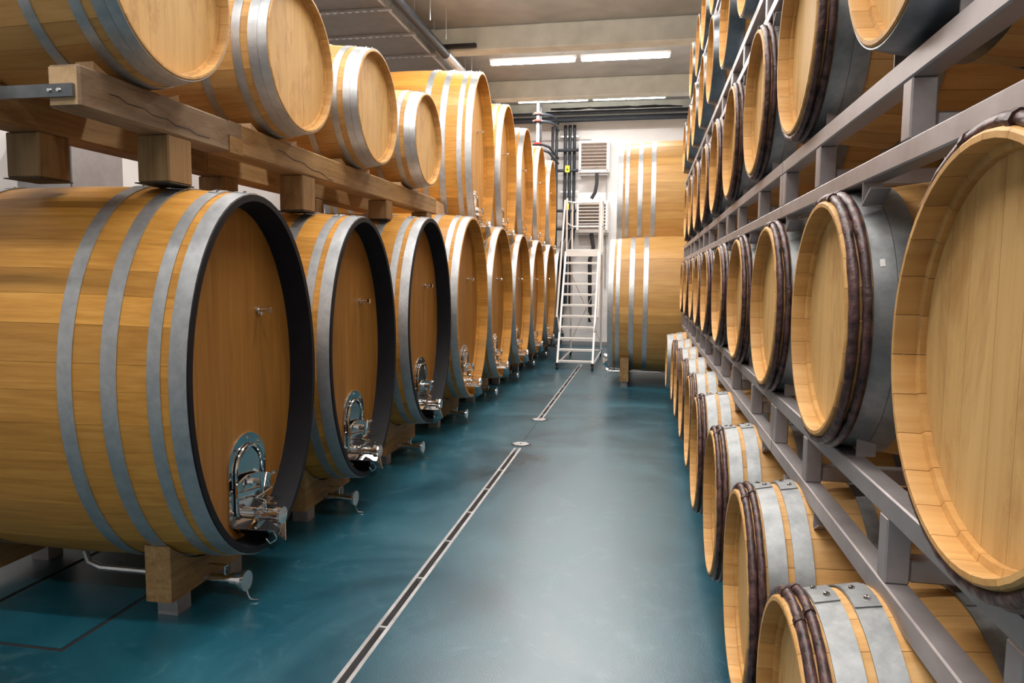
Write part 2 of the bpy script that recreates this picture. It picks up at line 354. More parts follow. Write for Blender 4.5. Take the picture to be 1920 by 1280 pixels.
def build_meshes(F, mats, nb, hoops, rods, black=False, far=False, seed=0, hoop_mat='galv'):
    """returns a list of (name, mesh, kind, children) for one vessel"""
    parts = []; rnd = random.Random(seed); ang = ell_angles(F.a, F.b, F.n)
    if abs(F.a - F.b) > 1e-6:
        st = 2 * PI / F.n; ang = [a + (0 if k in (0, F.n) else rnd.uniform(-.16, .16) * (ang[1] - ang[0])) for k, a in enumerate(ang)]
    nseg = 7 if far else 10
    if far:
        mb = MB()
        for k in range(F.n): F.stave(mb, ang[k], ang[k + 1], .05 + .9 * rnd.random(), nseg)
        parts.append(('staves', mb.mesh('staves', mats[0]), 'stuff', []))
    elif abs(F.a - F.b) < 1e-6:
        mb = MB(); F.stave(mb, 0, 2 * PI / F.n, 0.0, nseg); me = mb.mesh('stave', mats[0])
        for k in range(F.n): parts.append(('stave', me, ('rot', 2 * PI * k / F.n), []))
    else:
        for k in range(F.n):
            mb = MB(); F.stave(mb, ang[k], ang[k + 1], 0.0, nseg); parts.append(('stave', mb.mesh('stave', mats[0]), None, []))
    bs = F.boards(nb, F.chime, .025)
    if far:
        mb = MB()
        for b in bs: mb.v, o = mb.v + b.v, len(mb.v); mb.f += [tuple(i + o for i in f) for f in b.f]; mb.p += b.p
        parts.append(('head', mb.mesh('head', mats[1]), None, []))
    else:
        for b in bs: b.p = [0.0] * len(b.p); parts.append(('head_board', b.mesh('head_board', mats[1]), None, []))
    a, b = F.ab(F.L - F.chime); a -= F.thick * .95; b -= F.thick * .95
    parts.append(('rear_head', MB().prism([(a * math.cos(k * PI / 18), b * math.sin(k * PI / 18)) for k in range(36)], F.L - F.chime - .025, F.L - F.chime, 'X').mesh('rear_head', mats[1]), None, []))
    hs = list(hoops) + [(F.L - x1, F.L - x0) for x0, x1 in hoops]
    for i, (x0, x1) in enumerate(hs):
        mb = MB(); F.hoop(mb, x0, x1, n=48 if far else 80); subs = []
        if not far:
            t_ = PI / 2 - .05 - rnd.uniform(0, .12); rm = MB(); lm = MB(); w_ = .05 / F.b
            xs = (x0 + .0005, x1 - .0005)
            v = [F.pt(x, t, o) for o in (.0042, .0066) for x in xs for t in (t_ - w_, t_ - w_ / 3, t_ + w_ / 3, t_ + w_)]
            f = []
            for L0 in (0, 8):
                for q in range(3): f.append((L0 + q, L0 + q + 1, L0 + 5 + q, L0 + 4 + q))
            for q in range(3): f += [(q, q + 1, 9 + q, 8 + q), (4 + q, 5 + q, 13 + q, 12 + q)]
            f += [(0, 4, 12, 8), (3, 7, 15, 11)]
            lm.add(v, f)
            for q in (-.5, .45):
                p0 = F.pt((x0 + x1) / 2 + .006 * (1 if q > 0 else -1), t_ + q * w_, .006); p1 = F.pt((x0 + x1) / 2 + .006 * (1 if q > 0 else -1), t_ + q * w_, .0115)
                pm = F.pt((x0 + x1) / 2 + .006 * (1 if q > 0 else -1), t_ + q * w_, .010)
                rm.tube([p0, pm, p1], [.0065, .0055, .002], 8)
            subs = [('hoop_lap', lm.mesh('hoop_lap', M[hoop_mat]), None), ('rivets', rm.mesh('rivets', M['chrome']), 'stuff')]
        parts.append(('hoop', mb.mesh('hoop', M[hoop_mat], 50), None, subs))
    for i, x in enumerate(rods):
        for xx in ((x, F.L - x)):
            mb = MB(); F.rod(mb, xx, .0070, .0095, n=48 if far else 80, m_=6 if far else 8, seed=seed + i); subs = []
            for tt in ((PI / 2 + .20, PI / 2 - .24) if i == 0 else (PI / 2 + .12, PI / 2 - .30)):
                bm_ = MB()
                v = []; dt = .006 / F.b
                for t in (tt - dt, tt + dt):
                    for j in range(8):
                        p = 2 * PI * j / 8; v.append(F.pt(xx + .0112 * math.cos(p), t, .0070 + .0112 * math.sin(p)))
                bm_.add(v, [(j, (j + 1) % 8, 8 + (j + 1) % 8, 8 + j) for j in range(8)] + [tuple(range(8)), tuple(range(8, 16))])
                subs.append(('binding', bm_.mesh('binding', M['wicker']), None))
            parts.append(('chestnut_hoop', mb.mesh('chestnut_hoop', M['bark'], 60), None, [] if far and i else subs))
    if black:
        th = F.thick; mb = MB(); c = F.chime
        F.ring(mb, [(-.002, .001), (-.002, -th * .55 - .002), (c - .002, -th * 1.25 - .002), (c - .002, -th * 1.25 + .001), (0.002, -th * .5), (.001, -.004), (.008, .0035), (.008, .0025), (.004, .001)])
        parts.append(('painted_rim', mb.mesh('painted_rim', M['black'], 40), None, []))
    return parts
def place(parts, F, name, label, cat, group, head_x, yc, zc, flip, spin=0.0):
    """head plane at x = head_x; flip=True makes the head face +X (left side of the aisle)"""
    zb = zc - F.b - F.bulge - .003
    root = thing(name, label, cat, (head_x + (-F.L / 2 if flip else F.L / 2), yc, zb), PI if flip else 0, group)
    up_ = zc - zb; base = (-F.L / 2, 0, up_)
    for nm, me, kd, subs in parts:
        rot = (spin, 0, 0) if abs(F.a - F.b) < 1e-6 and nm in ('staves',) else (0, 0, 0)
        if isinstance(kd, tuple): rot = (kd[1] + spin, 0, 0); kd = None
        o = put(nm, me, root, base, rot, kind=kd)
        for sn, sm, sk in subs: put(sn, sm, o, (0, 0, 0), (0, 0, 0), kind=sk)
    return root, base

# ---- cask fittings (meshes shared between casks), local frame: outward is -x, y mirrored by the flip
def arch(w_, z0, z1, n=12):
    r = w_ / 2; zc = z1 - r
    return [(-r, z0 + r * .35), (-r * .65, z0), (r * .65, z0), (r, z0 + r * .35)] + [(r * math.cos(k * PI / n), zc + r * math.sin(k * PI / n)) for k in range(n + 1)]
def fittings_meshes():
    P = []   # stainless door, clamp, valve and chute, centred on the head
    # positions relative to head centre (x = head surface, z = 0 at plate bottom)
    P.append(('door_plate', MB().prism(arch(.30, 0, .42), -.010, 0, 'X').mesh('door_plate', M['chrome']), []))
    mb = MB(); a = arch(.21, .04, .365, 14)[3:]
    path = [(-.022, .105, .10)] + [(-.022, y, z) for y, z in a] + [(-.022, -.105, .10)]
    mb.tube(path, .009, 8); P.append(('door_rim', mb.mesh('door_rim', M['chrome']), []))
    P.append(('door_dish', MB().prism(arch(.185, .06, .345), -.017, -.0105, 'X').mesh('door_dish', M['chrome']), []))
    rv = MB()
    for k in range(5):
        t = PI * k / 4; rv.tube([(-.010, .132 * math.cos(t), .27 + .132 * math.sin(t)), (-.02, .132 * math.cos(t), .27 + .132 * math.sin(t))], [.009, .006], 8)
    for y in (-.133, .133):
        for z in (.10, .19): rv.tube([(-.010, y, z), (-.02, y, z)], [.009, .006], 8)
    P.append(('bolts', rv.mesh('bolts', M['chrome']), 'stuff'))
    mb = MB(); mb.prism([(-.135, .150), (-.135, .205), (-.05, .235), (.05, .245), (.135, .225), (.135, .165)], -.055, -.040, 'X')
    mb.tube([(-.04, -.135, .20), (-.10, -.135, .215)], .008, 6); mb.tube([(-.055, 0, .20), (-.115, 0, .20)], [.018, .014], 10)
    P.append(('clamp_bar', mb.mesh('clamp_bar', M['chrome']), None))
    mb = MB(); mb.tube([(-.115, 0, .20), (-.125, .03, .235), (-.125, .02, .17), (-.12, -.02, .235), (-.125, -.035, .18)], [.012, .009, .012, .009, .012], 8)
    P.append(('clamp_knob', mb.mesh('clamp_knob', M['chrome']), None))
    for z in (.145, .095):
        mb = MB(); mb.tube([(-.03, -.12, z), (-.10, -.10, z + .006), (-.15, .10, z + .02)], .005, 6); P.append(('tie_rod', mb.mesh('tie_rod', M['chrome']), None))
    mb = MB(); mb.tube([(-.01, 0, .06), (-.07, 0, .06), (-.075, 0, .06), (-.09, 0, .06), (-.095, 0, .06), (-.19, 0, .06), (-.195, 0, .06), (-.235, 0, .06)], [.026, .026, .036, .036, .025, .025, .037, .037], 16)
    P.append(('valve', mb.mesh('valve', M['chrome']), None))
    mb = MB(); mb.tube([(-.235, 0, .06), (-.25, 0, .06)], [.040, .038], 16); P.append(('valve_cap', mb.mesh('valve_cap', M['chrome']), None))
    mb = MB(); mb.tube([(-.12, 0, .08), (-.12, 0, .115), (-.05, -.01, .125)], [.012, .012, .006], 8); mb.box(-.20, -.12, -.010, .010, .108, .114); P.append(('valve_lever', mb.mesh('valve_lever', M['chrome']), None))
    # folded drip chute
    mb = MB(); v = [(-.012, -.13, .035), (-.012, .13, .035), (-.012, 0, -.03), (-.13, -.11, .02), (-.20, .01, -.045), (-.205, .11, .03), (-.12, 0, -.10)]
    v2 = [(x - .003, y, z - .003) for x, y, z in v]
    f = [(0, 3, 6, 2), (3, 4, 6), (4, 5, 1), (6, 4, 1, 2)]
    mb.add(v + v2, f + [tuple(i + 7 for i in q) for q in f] + [(0, 3, 10, 7), (3, 4, 11, 10), (4, 5, 12, 11), (5, 1, 8, 12)])
    P.append(('drip_chute', mb.mesh('drip_chute', M['chrome'], 10), None))
    mb = MB(); pts = [(-.24, .0, .03), (-.235, .01, -.01), (-.215, .03, -.045), (-.20, .055, -.05), (-.19, .075, -.02)]
    mb.tube(pts, [.004, .003, .004, .003, .004], 5); P.append(('chain', mb.mesh('chain', M['chrome']), None))
    return P
FIT = fittings_meshes()
for _n, _m, _k in FIT:
    for _v in _m.vertices: _v.co.x *= .68 if _n != 'drip_chute' else .92
mb = MB(); mb.tube([(0, 0, 0), (-.008, 0, 0), (-.009, 0, 0), (-.05, 0, 0), (-.052, 0, 0), (-.065, 0, 0)], [.017, .017, .009, .009, .017, .015], 12); mb.tube([(-.02, 0, 0), (-.02, 0, -.022)], .005, 6)
SPIGOT = mb.mesh('sample_tap', M['chrome'])
def fit_cask(root, base, F, zplate, dy=0.0, ztap=.27, dtap=-.17):
    x = base[0] + F.chime; z = base[2]
    for nm, me, kd in FIT:
        put(nm, me, root, (x, dy, z + zplate), kind=(kd or None))
    put('sample_tap', SPIGOT, root, (x, dtap, z + ztap))

ORD = ['first', 'second', 'third', 'fourth', 'fifth', 'sixth', 'seventh', 'eighth', 'ninth', 'tenth']
CH = [(.004, .070), (.102, .152), (.268, .330), (.442, .502)]
FA = Form(.50, .757, 1.60, .045, .11, .042, 36)
FA3 = Form(.55, .776, 1.60, .045, .11, .042, 36)
FB = Form(.617, .85, 1.60, .045, .11, .042, 40)
FU = Form(.53, .875, 1.60, .045, .11, .042, 40)
cm = (M['cask'], M['cask_head']); cp = (M['cask'], M['cask_head_pale'])
pa = build_meshes(FA, cm, 9, CH, [], black=True, seed=1)
pa3 = build_meshes(FA3, cm, 9, CH, [], black=True, seed=2)
pb = build_meshes(FB, cm, 10, CH, [], seed=3)
pbf = build_meshes(FB, cm, 10, CH, [], far=True, seed=4)
pbk = build_meshes(FB, cm, 10, CH, [], black=True, far=True, seed=5)
pu = build_meshes(FU, cp, 9, CH, [], seed=6)
puf = build_meshes(FU, cp, 9, CH, [], far=True, seed=7)
lower = [(2.79, -.427, FA, pa), (3.97, -.424, FA, pa), (5.28, -.344, FA3, pa3), (6.66, -.296, FB, pb), (8.07, -.296, FB, pb),
         (9.48, -.296, FB, pbf), (10.9, -.30, FB, pbf), (12.3, -.30, FB, pbf), (13.72, -.31, FB, pbk)]
for i, (y, z, F, P) in enumerate(lower):
    if i < 3: lab = 'large oval oak cask with black-painted rim, %s one at left' % ['nearest', 'second', 'third'][i]
    elif i < 8: lab = 'large oval oak cask with bare wooden rim, %s such cask in the lower left row' % ORD[i - 3]
    else: lab = 'farthest oval oak cask, dark rim, half hidden by the ladder'
    r, b = place(P, F, 'oval_cask', lab, 'cask', 'oval oak casks in the lower left row', -1.60, y, z, True)
    fit_cask(r, b, F, -F.b + .075, dy=-.05)
upper = [(7.49 + 1.42 * i) for i in range(5)]
for i, y in enumerate(upper):
    r, b = place(pu if i < 2 else puf, FU, 'oval_cask', 'tall oval oak cask, %s in the upper left row' % ORD[i], 'cask', 'oval oak casks stacked in the upper left row', -1.70, y, 1.225, True)
    fit_cask(r, b, FU, -FU.b + .14, dy=-.05, ztap=.32)
cpl = (M['cask_pale'], M['cask_head_pale'])
pr = build_meshes(FB, cpl, 10, CH, [], seed=8)
prf = build_meshes(FB, cpl, 10, CH, [], far=True, seed=9)
for y, z, hx, P, lab in ((9.75, -.345, -.47, pr, 'lower pale oak cask with four bands, right of the ladder'),
                      (11.2, -.345, -.47, prf, 'pale oak cask on the floor behind the nearer one at the aisle\'s end'),
                      (10.47, 1.01, -.40, pr, 'pale oak cask stacked on top, against the white back wall')):
    r, b = place(P, FB, 'oval_cask', lab, 'cask', 'pale casks at the right end of the aisle', hx, y, z, False)
    fit_cask(r, b, FB, -FB.b + .075)

# ------------------------------------------------------------------ barrels
FR = Form(.275, .275, .94, .058, .045, .026, 26)
FR1 = Form(.285, .285, .94, .058, .045, .026, 26)
FS = Form(.35, .35, 1.07, .05, .045, .028, 30)
bm_ = (M['barrel'], M['barrel_head'])
two_rods = [.014, .035]
P_near = build_meshes(FR, bm_, 7, [(.048, .090), (.091, .132), (.27, .305)], two_rods, seed=20, hoop_mat='galv_dull')
P_far = build_meshes(FR, bm_, 7, [(.048, .090), (.091, .132), (.27, .305)], two_rods, far=True, seed=21, hoop_mat='galv_dull')
P1_near = build_meshes(FR1, bm_, 7, [(.050, .096), (.112, .158), (.29, .325)], two_rods, seed=22, hoop_mat='galv_dull')
P1_far = build_meshes(FR1, bm_, 7, [(.050, .096), (.112, .158), (.29, .325)], two_rods, far=True, seed=23, hoop_mat='galv_dull')
PT_near = build_meshes(FR, bm_, 7, [(.004, .085), (.125, .16), (.27, .305)], [], seed=24, hoop_mat='steelblue')
PT_far = build_meshes(FR, bm_, 7, [(.004, .085), (.125, .16), (.27, .305)], [], far=True, seed=25, hoop_mat='steelblue')
P_last = build_meshes(FR1, bm_, 7, [(.004, .07), (.10, .16), (.29, .325)], [], far=True, seed=26, hoop_mat='galv_dull')
SP = .837
rnd = random.Random(5)
def rack_row(tier, X, Y0, Z, idx, near, far, F, nnear, desc):
    for n_, i in enumerate(idx):
        y = Y0 + SP * i + (.10 if tier == 'bottom' and i == 0 else 0)
        lab = '%s, %s one in the rack\'s %s tier' % (desc, ORD[n_], tier)
        rt_, bs_ = place(near if n_ < nnear else far, F, 'wine_barrel', lab, 'barrel', 'barrels in the %s tier of the right rack' % tier, X + rnd.uniform(-.006, .006), y, Z, False, spin=rnd.uniform(0, 6.28))
        if tier == 'second' and i == 1:   # small pale stamp on the wide band
            mb = MB(); t_ = math.radians(154); q = [F.pt(x, t, o) for o in (.0046, .0052) for x, t in ((.062, t_ - .028), (.071, t_ - .028), (.071, t_ + .028), (.062, t_ + .028))]
            mb.add(q, [(0, 1, 2, 3), (4, 7, 6, 5), (0, 4, 5, 1), (1, 5, 6, 2), (2, 6, 7, 3), (3, 7, 4, 0)])
            put('stamp', mb.mesh('stamp', M['unit']), rt_, bs_, label='small pale stamp')
rack_row('bottom', .27, 1.27, -.90, range(0, 8), P1_near, P1_far, FR1, 4, 'oak barrel, chestnut hoops, two pale bands')
place(P_last, FR1, 'wine_barrel', 'oak barrel with galvanised end band, last of the bottom tier', 'barrel', 'barrels in the bottom tier of the right rack', .24, 1.27 + SP * 8, -.90, False)
rack_row('second', .40, .98, -.095, range(0, 10), P_near, P_far, FR, 4, 'oak barrel with dark chestnut hoops')
for i in range(9):
    y = 1.40 + SP * i
    lab = 'oak barrel with plain dark steel end band, nearest in the rack\'s third tier' if i == 0 else 'oak barrel with dark chestnut hoops, %s one in the rack\'s third tier' % ORD[i]
    place((PT_near if i == 0 else P_near if i < 4 else P_far), FR, 'wine_barrel', lab, 'barrel', 'barrels in the third tier of the right rack', .40 + rnd.uniform(-.004, .004), y, .695, False, spin=rnd.uniform(0, 6.28))
rack_row('fourth', .395, 1.0, 1.475, range(1, 10), PT_near, PT_far, FR, 3, 'oak barrel with wide dark steel end band')
rack_row('top', .425, .58, 2.21, range(4, 10), PT_far, PT_far, FR, 0, 'oak barrel with dark steel end band')
# small barrels on timber at upper left
PS = build_meshes(FS, bm_, 8, [(.004, .046), (.047, .090), (.125, .165), (.295, .335)], [], seed=30)
for i, y in enumerate((2.456, 3.457, 4.501, 5.60)):
    place(PS, FS, 'wine_barrel', 'small pale oak barrel on the timber beam, %s from the left' % ORD[i], 'barrel', 'small barrels on the timber beams at upper left', -1.712, y, 1.075, True, spin=rnd.uniform(0, 6.28))

# ------------------------------------------------------------------ steel rack frames on the right
def tube_box(m, x0, x1, y0, y1, z0, z1): m.box(x0, x1, y0, y1, z0, z1)
X0R, X1R, TW = .44, 1.28, .045
LEV = [('lowest', (-.598, -.552, -.430, -.387)), ('second', (.203, .243, .348, .391)), ('third', (.985, 1.025, 1.12, 1.162)), ('top', (1.775, 1.812, 1.875, 1.915))]
SEGS = [.886, 2.56, 4.234, 5.908, 7.582, 8.95]
CENT = {0: (1.27, .98), 1: (.98, 1.40), 2: (1.40, 1.0), 3: (1.0, .58)}
def saddle(side, z):
    """flat upright plate with a curled lip that cradles a barrel's hoop"""
    m = MB(); t_ = .004
    m.box(-.020, .020, -.0, t_, 0, z); n = 6; pts = []
    for k in range(n + 1):
        a = PI / 2 * k / n; pts.append((side * (.055 * math.sin(a)), z - .0 - .045 * (1 - math.cos(a)) if False else z - .03 * math.sin(a)))
    for (y0, z0), (y1, z1) in zip(pts[:-1], pts[1:]):
        m.add([(-.02, y0, z0), (.02, y0, z0), (.02, y1, z1), (-.02, y1, z1), (-.02, y0, z0 - t_), (.02, y0, z0 - t_), (.02, y1, z1 - t_), (-.02, y1, z1 - t_)],
              [(0, 1, 2, 3), (4, 7, 6, 5), (0, 4, 5, 1), (2, 6, 7, 3), (1, 5, 6, 2), (0, 3, 7, 4)])
    return m
SAD = {(s, k): saddle(s, z).mesh('saddle_bracket', M['rack']) for s in (-1, 1) for k, z in (('up', .062), ('dn', .05))}
for li, (ln, (a0, a1, b0, b1)) in enumerate(LEV):
    for si in range(5):
        y0, y1 = SEGS[si] + .004, SEGS[si + 1] - .004
        if li == 3 and si < 1: continue
        t = thing('steel_rack', 'grey steel rack frame, %s level, %s section from the camera' % (ln, ORD[si]), 'rack', (X0R, y0, a0), 0, 'steel barrel rack frames')
        def part(nm, *b):
            return put(nm, bevel_box_mesh(nm, M['rack'], (b[0] - X0R, b[1] - X0R, b[2] - y0, b[3] - y0, b[4] - a0, b[5] - a0), .003), t)
        for x in (X0R, X1R - TW):
            part('lower_rail', x, x + TW, y0, y1, a0, a1); part('upper_rail', x, x + TW, y0, y1, b0, b1)
            ys = [y0, y0 + .48, y1 - .52, y1 - .045]
            for yy in ys: part('upright', x + .001, x + TW - .001, yy, yy + .045, a1, b0)
        for yy in (y0 + .48, y1 - .52): part('cross_tube', X0R + TW, X1R - TW, yy + .003, yy + .042, a1 + .004, a1 + .046)
        cu, cd = CENT[li][1], CENT[li][0]
        k = 0
        while k < 12:
            yc = cu + SP * k; k += 1
            for s in (-1, 1):
                yy = yc + s * .15
                if y0 + .02 < yy < y1 - .02:
                    for x in (X0R + .045, X1R - TW + .02): put('saddle_bracket', SAD[(-s, 'up')], t, (x - X0R - .0, yy - y0, b1 - a0))
            yc = cd + SP * (k - 1)
            for s in (-1, 1):
                yy = yc + s * .18
                if y0 + .02 < yy < y1 - .02 and li < 4:
                    put('saddle_bracket', SAD[(-s, 'dn')], t, (.022, yy - y0, -.0), (PI, 0, 0))
# base frames under the bottom tier
for si in range(5):
    y0, y1 = SEGS[si] + .004, SEGS[si + 1] - .004
    t = thing('base_rack', 'grey steel floor frame under the bottom barrels, %s section' % ORD[si], 'rack', (X0R, y0, H), 0, 'floor frames of the right rack')
    for x in (0, X1R - X0R - TW):
        put('lower_rail', bevel_box_mesh('lower_rail', M['rack'], (x, x + TW, 0, y1 - y0, .06, .105), .003), t)
        for yy in (0, .5, y1 - y0 - .045): put('foot', bevel_box_mesh('foot', M['rack'], (x, x + TW, yy, yy + .045, 0, .06), .003), t)
    k = 0
    while k < 10:
        yc = 1.27 + SP * k; k += 1
        for s in (-1, 1):
            yy = yc + s * .15
            if y0 + .02 < yy < y1 - .02: put('saddle_bracket', SAD[(-s, 'up')], t, (.022, yy - y0, .105))

# ------------------------------------------------------------------ timbers at left
def beam_thing(label, x0, x1, y0, y1, z0, z1, name='timber_beam', cat='beam', group='timber beams', wood_mat='timber', w_=.008):
    t = thing(name, label, cat, ((x0 + x1) / 2, (y0 + y1) / 2, z0), 0, group)
    hx, hy, hz = (x1 - x0) / 2, (y1 - y0) / 2, z1 - z0
    me = bevel_box_mesh('beam_body', M[wood_mat], (-hx, hx, -hy, hy, 0, hz), w_)
    me.materials.append(M['endgrain'])
    for p in me.polygons:
        if abs(p.normal.y) > .9: p.material_index = 1
    put('beam_body', me, t); return t
XB = -1.85
JM = .022
tb = beam_thing('weathered timber beam with sawn end and bolted steel strap, under the nearest small barrel', XB - .122, XB, 2.13, 3.00, .548, .688, wood_mat='timber_grey')
cx, cy = XB - .061, (2.13 + 3.0) / 2
boxo('lap', M['timber_grey'], (-.061, .061, 3.0 - cy - .008, 3.10 - cy, .075, .1398), tb)
crk = MB(); pts = [(.0612, -.30 + .045 * k, .075 - .0035 * k + .006 * math.sin(k * 2.1)) for k in range(14)]
for p, q in zip(pts[:-1], pts[1:]): crk.add([p, q, (q[0] + .001, q[1], q[2] - .003), (p[0] + .001, p[1], p[2] - .003)], [(0, 1, 2, 3)])
put('crack', crk.mesh('crack', M['groove']), tb)
b2 = beam_thing('paler long timber beam with a wavy crack, carrying the three farther small barrels', XB - .122, XB, 3.104, 6.25, .548, .688)
boxo('lap', M['timber'], (-.061, .061, 3.004 - (3.104 + 6.25) / 2, 3.112 - (3.104 + 6.25) / 2, 0.0002, .0745), b2)
crk = MB(); pts = [(.0612, -1.25 + .06 * k, .085 - .006 * k + .007 * math.sin(k * 1.7)) for k in range(12)]
for p, q in zip(pts[:-1], pts[1:]): crk.add([p, q, (q[0] + .001, q[1], q[2] - .004), (p[0] + .001, p[1], p[2] - .004)], [(0, 1, 2, 3)])
put('crack', crk.mesh('crack', M['groove']), b2)
beam_thing('rear timber beam behind the posts, first length seen at the far left', -2.47, -2.33, 1.9, 3.55, .548, .688, group='rear timber beams')
beam_thing('rear timber beam behind the posts, farther length', -2.47, -2.33, 3.56, 6.25, .548, .688, group='rear timber beams')
t = thing('steel_strap', 'flat dark steel strap bolted across the sawn beam end', 'strap', (-1.90, 2.118, .58), 0)
boxo('bar', M['steelblue'], (-1.25, .035, -.002, .010, -.0, .042), t)
for x in (-.015, -.05): put('bolt', MB().tube([(x, -.002, .021), (x, -.009, .021)], [.008, .006], 8).mesh('bolt', M['chrome']), t)
posts = [('stubby timber post standing on the nearest cask, under the sawn beam', XB - .145, XB - .004, 2.58, 2.73, .362),
         ('stubby timber post standing on the second cask', XB - .145, XB - .004, 3.71, 3.86, .355),
         ('stubby timber post standing on the third cask', XB - .145, XB - .004, 5.00, 5.13, .41),
         ('stubby timber post over the gap after the third cask', XB - .145, XB - .004, 5.98, 6.12, .34),
         ('rear timber post at the far left above the nearest cask', -2.48, -2.33, 2.46, 2.62, .372),
         ('rear timber post above the second cask', -2.48, -2.33, 3.70, 3.86, .36),
         ('rear timber post above the third cask', -2.48, -2.33, 4.85, 4.99, .37)]
for lab, x0, x1, y0, y1, z0 in posts:
    t = thing('timber_post', lab, 'post', ((x0 + x1) / 2, (y0 + y1) / 2, z0), 0, 'stubby timber posts')
    put('post_body', bevel_box_mesh('post_body', M['post'], (-(x1 - x0) / 2, (x1 - x0) / 2, -(y1 - y0) / 2, (y1 - y0) / 2, 0, .548 - z0), .006), t)
    put('shim', bevel_box_mesh('shim', M['rubber'], (-(x1 - x0) / 2 - .012, (x1 - x0) / 2 + .004, -(y1 - y0) / 2 - .004, (y1 - y0) / 2 + .004, -.004, 0), .001), t)
# wedges between barrels and beam
for i, y in enumerate((2.456, 3.457, 4.501, 5.60)):
    for s in (-1, 1):
        lab = 'small pale wooden wedge on the beam %s the %s small barrel' % (('before', 'after')[s > 0], ORD[i])
        o = put('wedge', MB().prism([(-.04 * s, 0), (.045 * s, 0), (.045 * s, .034)], -.035, .035, 'X').mesh('wedge', M['endgrain']), None, (XB - .06, y + s * .185, .688))
        tag(o, lab, 'wedge', 'wooden wedges')
# cradles under the casks: timber with a saddle cut, on square steel feet
def cradle(label, x0, x1, y0, y1, zt, cy_, cz_, F, group):
    t = thing('cask_cradle', label, 'cradle', ((x0 + x1) / 2, y0, H), 0, group)
    zb = .075; top = zt - H
    a, b = F.ab(.3); a += .004; b += .006
    poly = [(0, zb), (y1 - y0, zb)]; n = 40; prof = []
    for k in range(n + 1):
        yy = (y1 - y0) * k / n; z = top
        for (c_y, c_z) in zip(cy_, cz_):
            d = (y0 + yy - c_y) / a
            if abs(d) < 1: z = min(z, c_z - b * math.sqrt(1 - d * d) - H)
        prof.append((yy, max(z, zb + .02)))
    poly += list(reversed(prof))
    me = MB().prism(poly, -(x1 - x0) / 2, (x1 - x0) / 2, 'X').mesh('timber', M['timber']); put('timber', me, t)
    for yy in (.0 + .05, y1 - y0 - .16):
        hx = (x1 - x0) / 2 - .012
        m = MB()
        for b_ in ((-hx, hx, yy, yy + .09, 0, .005), (-hx, hx, yy, yy + .09, .07, .075), (-hx, -hx + .005, yy, yy + .09, .005, .07), (hx - .005, hx, yy, yy + .09, .005, .07), (-hx + .005, hx - .005, yy, yy + .004, .005, .07)): m.box(*b_)
        put('steel_foot', m.mesh('steel_foot', M['rack']), t)
ys = [c[0] for c in lower]
for i, (y, z, F, P) in enumerate(lower):
    hw = F.a * .62
    y0 = 2.50 if i == 0 else y - hw
    cradle('cradle timber on steel feet under the %s cask at left' % ORD[i], -1.965, -1.85, y0, y + hw, -1.085 if i < 3 else -1.07, [y], [z], F, 'front cradle timbers under the left casks')
    cradle('rear cradle timber under the %s cask at left' % ORD[i], -2.95, -2.83, y - hw, y + hw, -1.085 if i < 3 else -1.07, [y], [z], F, 'rear cradle timbers under the left casks')
for y, lab in ((9.75, 'dark cradle timber under the pale cask at the right end of the aisle'), (11.2, 'cradle timber under the hidden pale cask at the right')):
    cradle(lab, -.30, -.19, y - .50, y + .40, -1.02, [y], [-.345], FB, 'cradle timbers of the pale casks')
    cradle(lab.replace('timber', 'rear timber'), .72, .83, y - .50, y + .40, -1.02, [y], [-.345], FB, 'cradle timbers of the pale casks')
# outlet pipes and valves below the casks
def outlet(label, x, y, z, flip):
    t = thing('outlet_valve', label, 'valve', (x, y, z), 0 if not flip else PI, 'outlet valves below the casks')
    mb = MB(); mb.tube([(-.16, 0, 0), (-.06, 0, 0), (-.055, 0, 0), (-.02, 0, 0), (-.018, 0, 0), (0, 0, 0)], [.022, .022, .032, .032, .040, .040], 14); put('valve', mb.mesh('valve', M['chrome']), t)
    mb = MB(); mb.tube([(0, 0, 0), (.012, 0, 0)], [.046, .044], 16); put('cap', mb.mesh('cap', M['chrome']), t)
    mb = MB(); mb.tube([(-.09, 0, .02), (-.09, 0, .06)], .009, 8); mb.box(-.17, -.08, -.008, .008, .056, .062); put('lever', mb.mesh('lever', M['chrome']), t)
    mb = MB(); mb.tube([(-.16, 0, 0), (-.70, 0, 0), (-.76, 0, .02), (-.78, 0, .07)], .014, 8); put('pipe', mb.mesh('pipe', M['zinc']), t)
    mb = MB(); mb.tube([(.008, 0, -.04), (.012, .004, -.07), (.02, .01, -.085), (.05, .02, -.088)], [.004, .003, .004, .003], 5); put('chain', mb.mesh('chain', M['chrome']), t)
for i, (y, z, F, P) in enumerate(lower):
    outlet('stainless outlet valve near the floor below the %s cask at left' % ORD[i], -1.66, y - .07, -1.305, False)
outlet('stainless outlet valve low in front of the pale cask at the right', -.48, 9.62, -1.24, True)
# wooden blocks between the lower and upper casks
for i, y in enumerate(upper):
    lab = 'wooden block wedged between the lower casks and the %s upper cask' % ORD[i]
    yl = lower[3 + i][0] + .12
    o = put('support_block', MB().prism([(-.18, 0), (.20, 0), (.16, .11), (-.16, .13)], -.07, .07, 'X').mesh('support_block', M['endgrain']), None, (-2.05, yl, .595))
    tag(o, lab, 'block', 'wooden blocks between the cask rows')

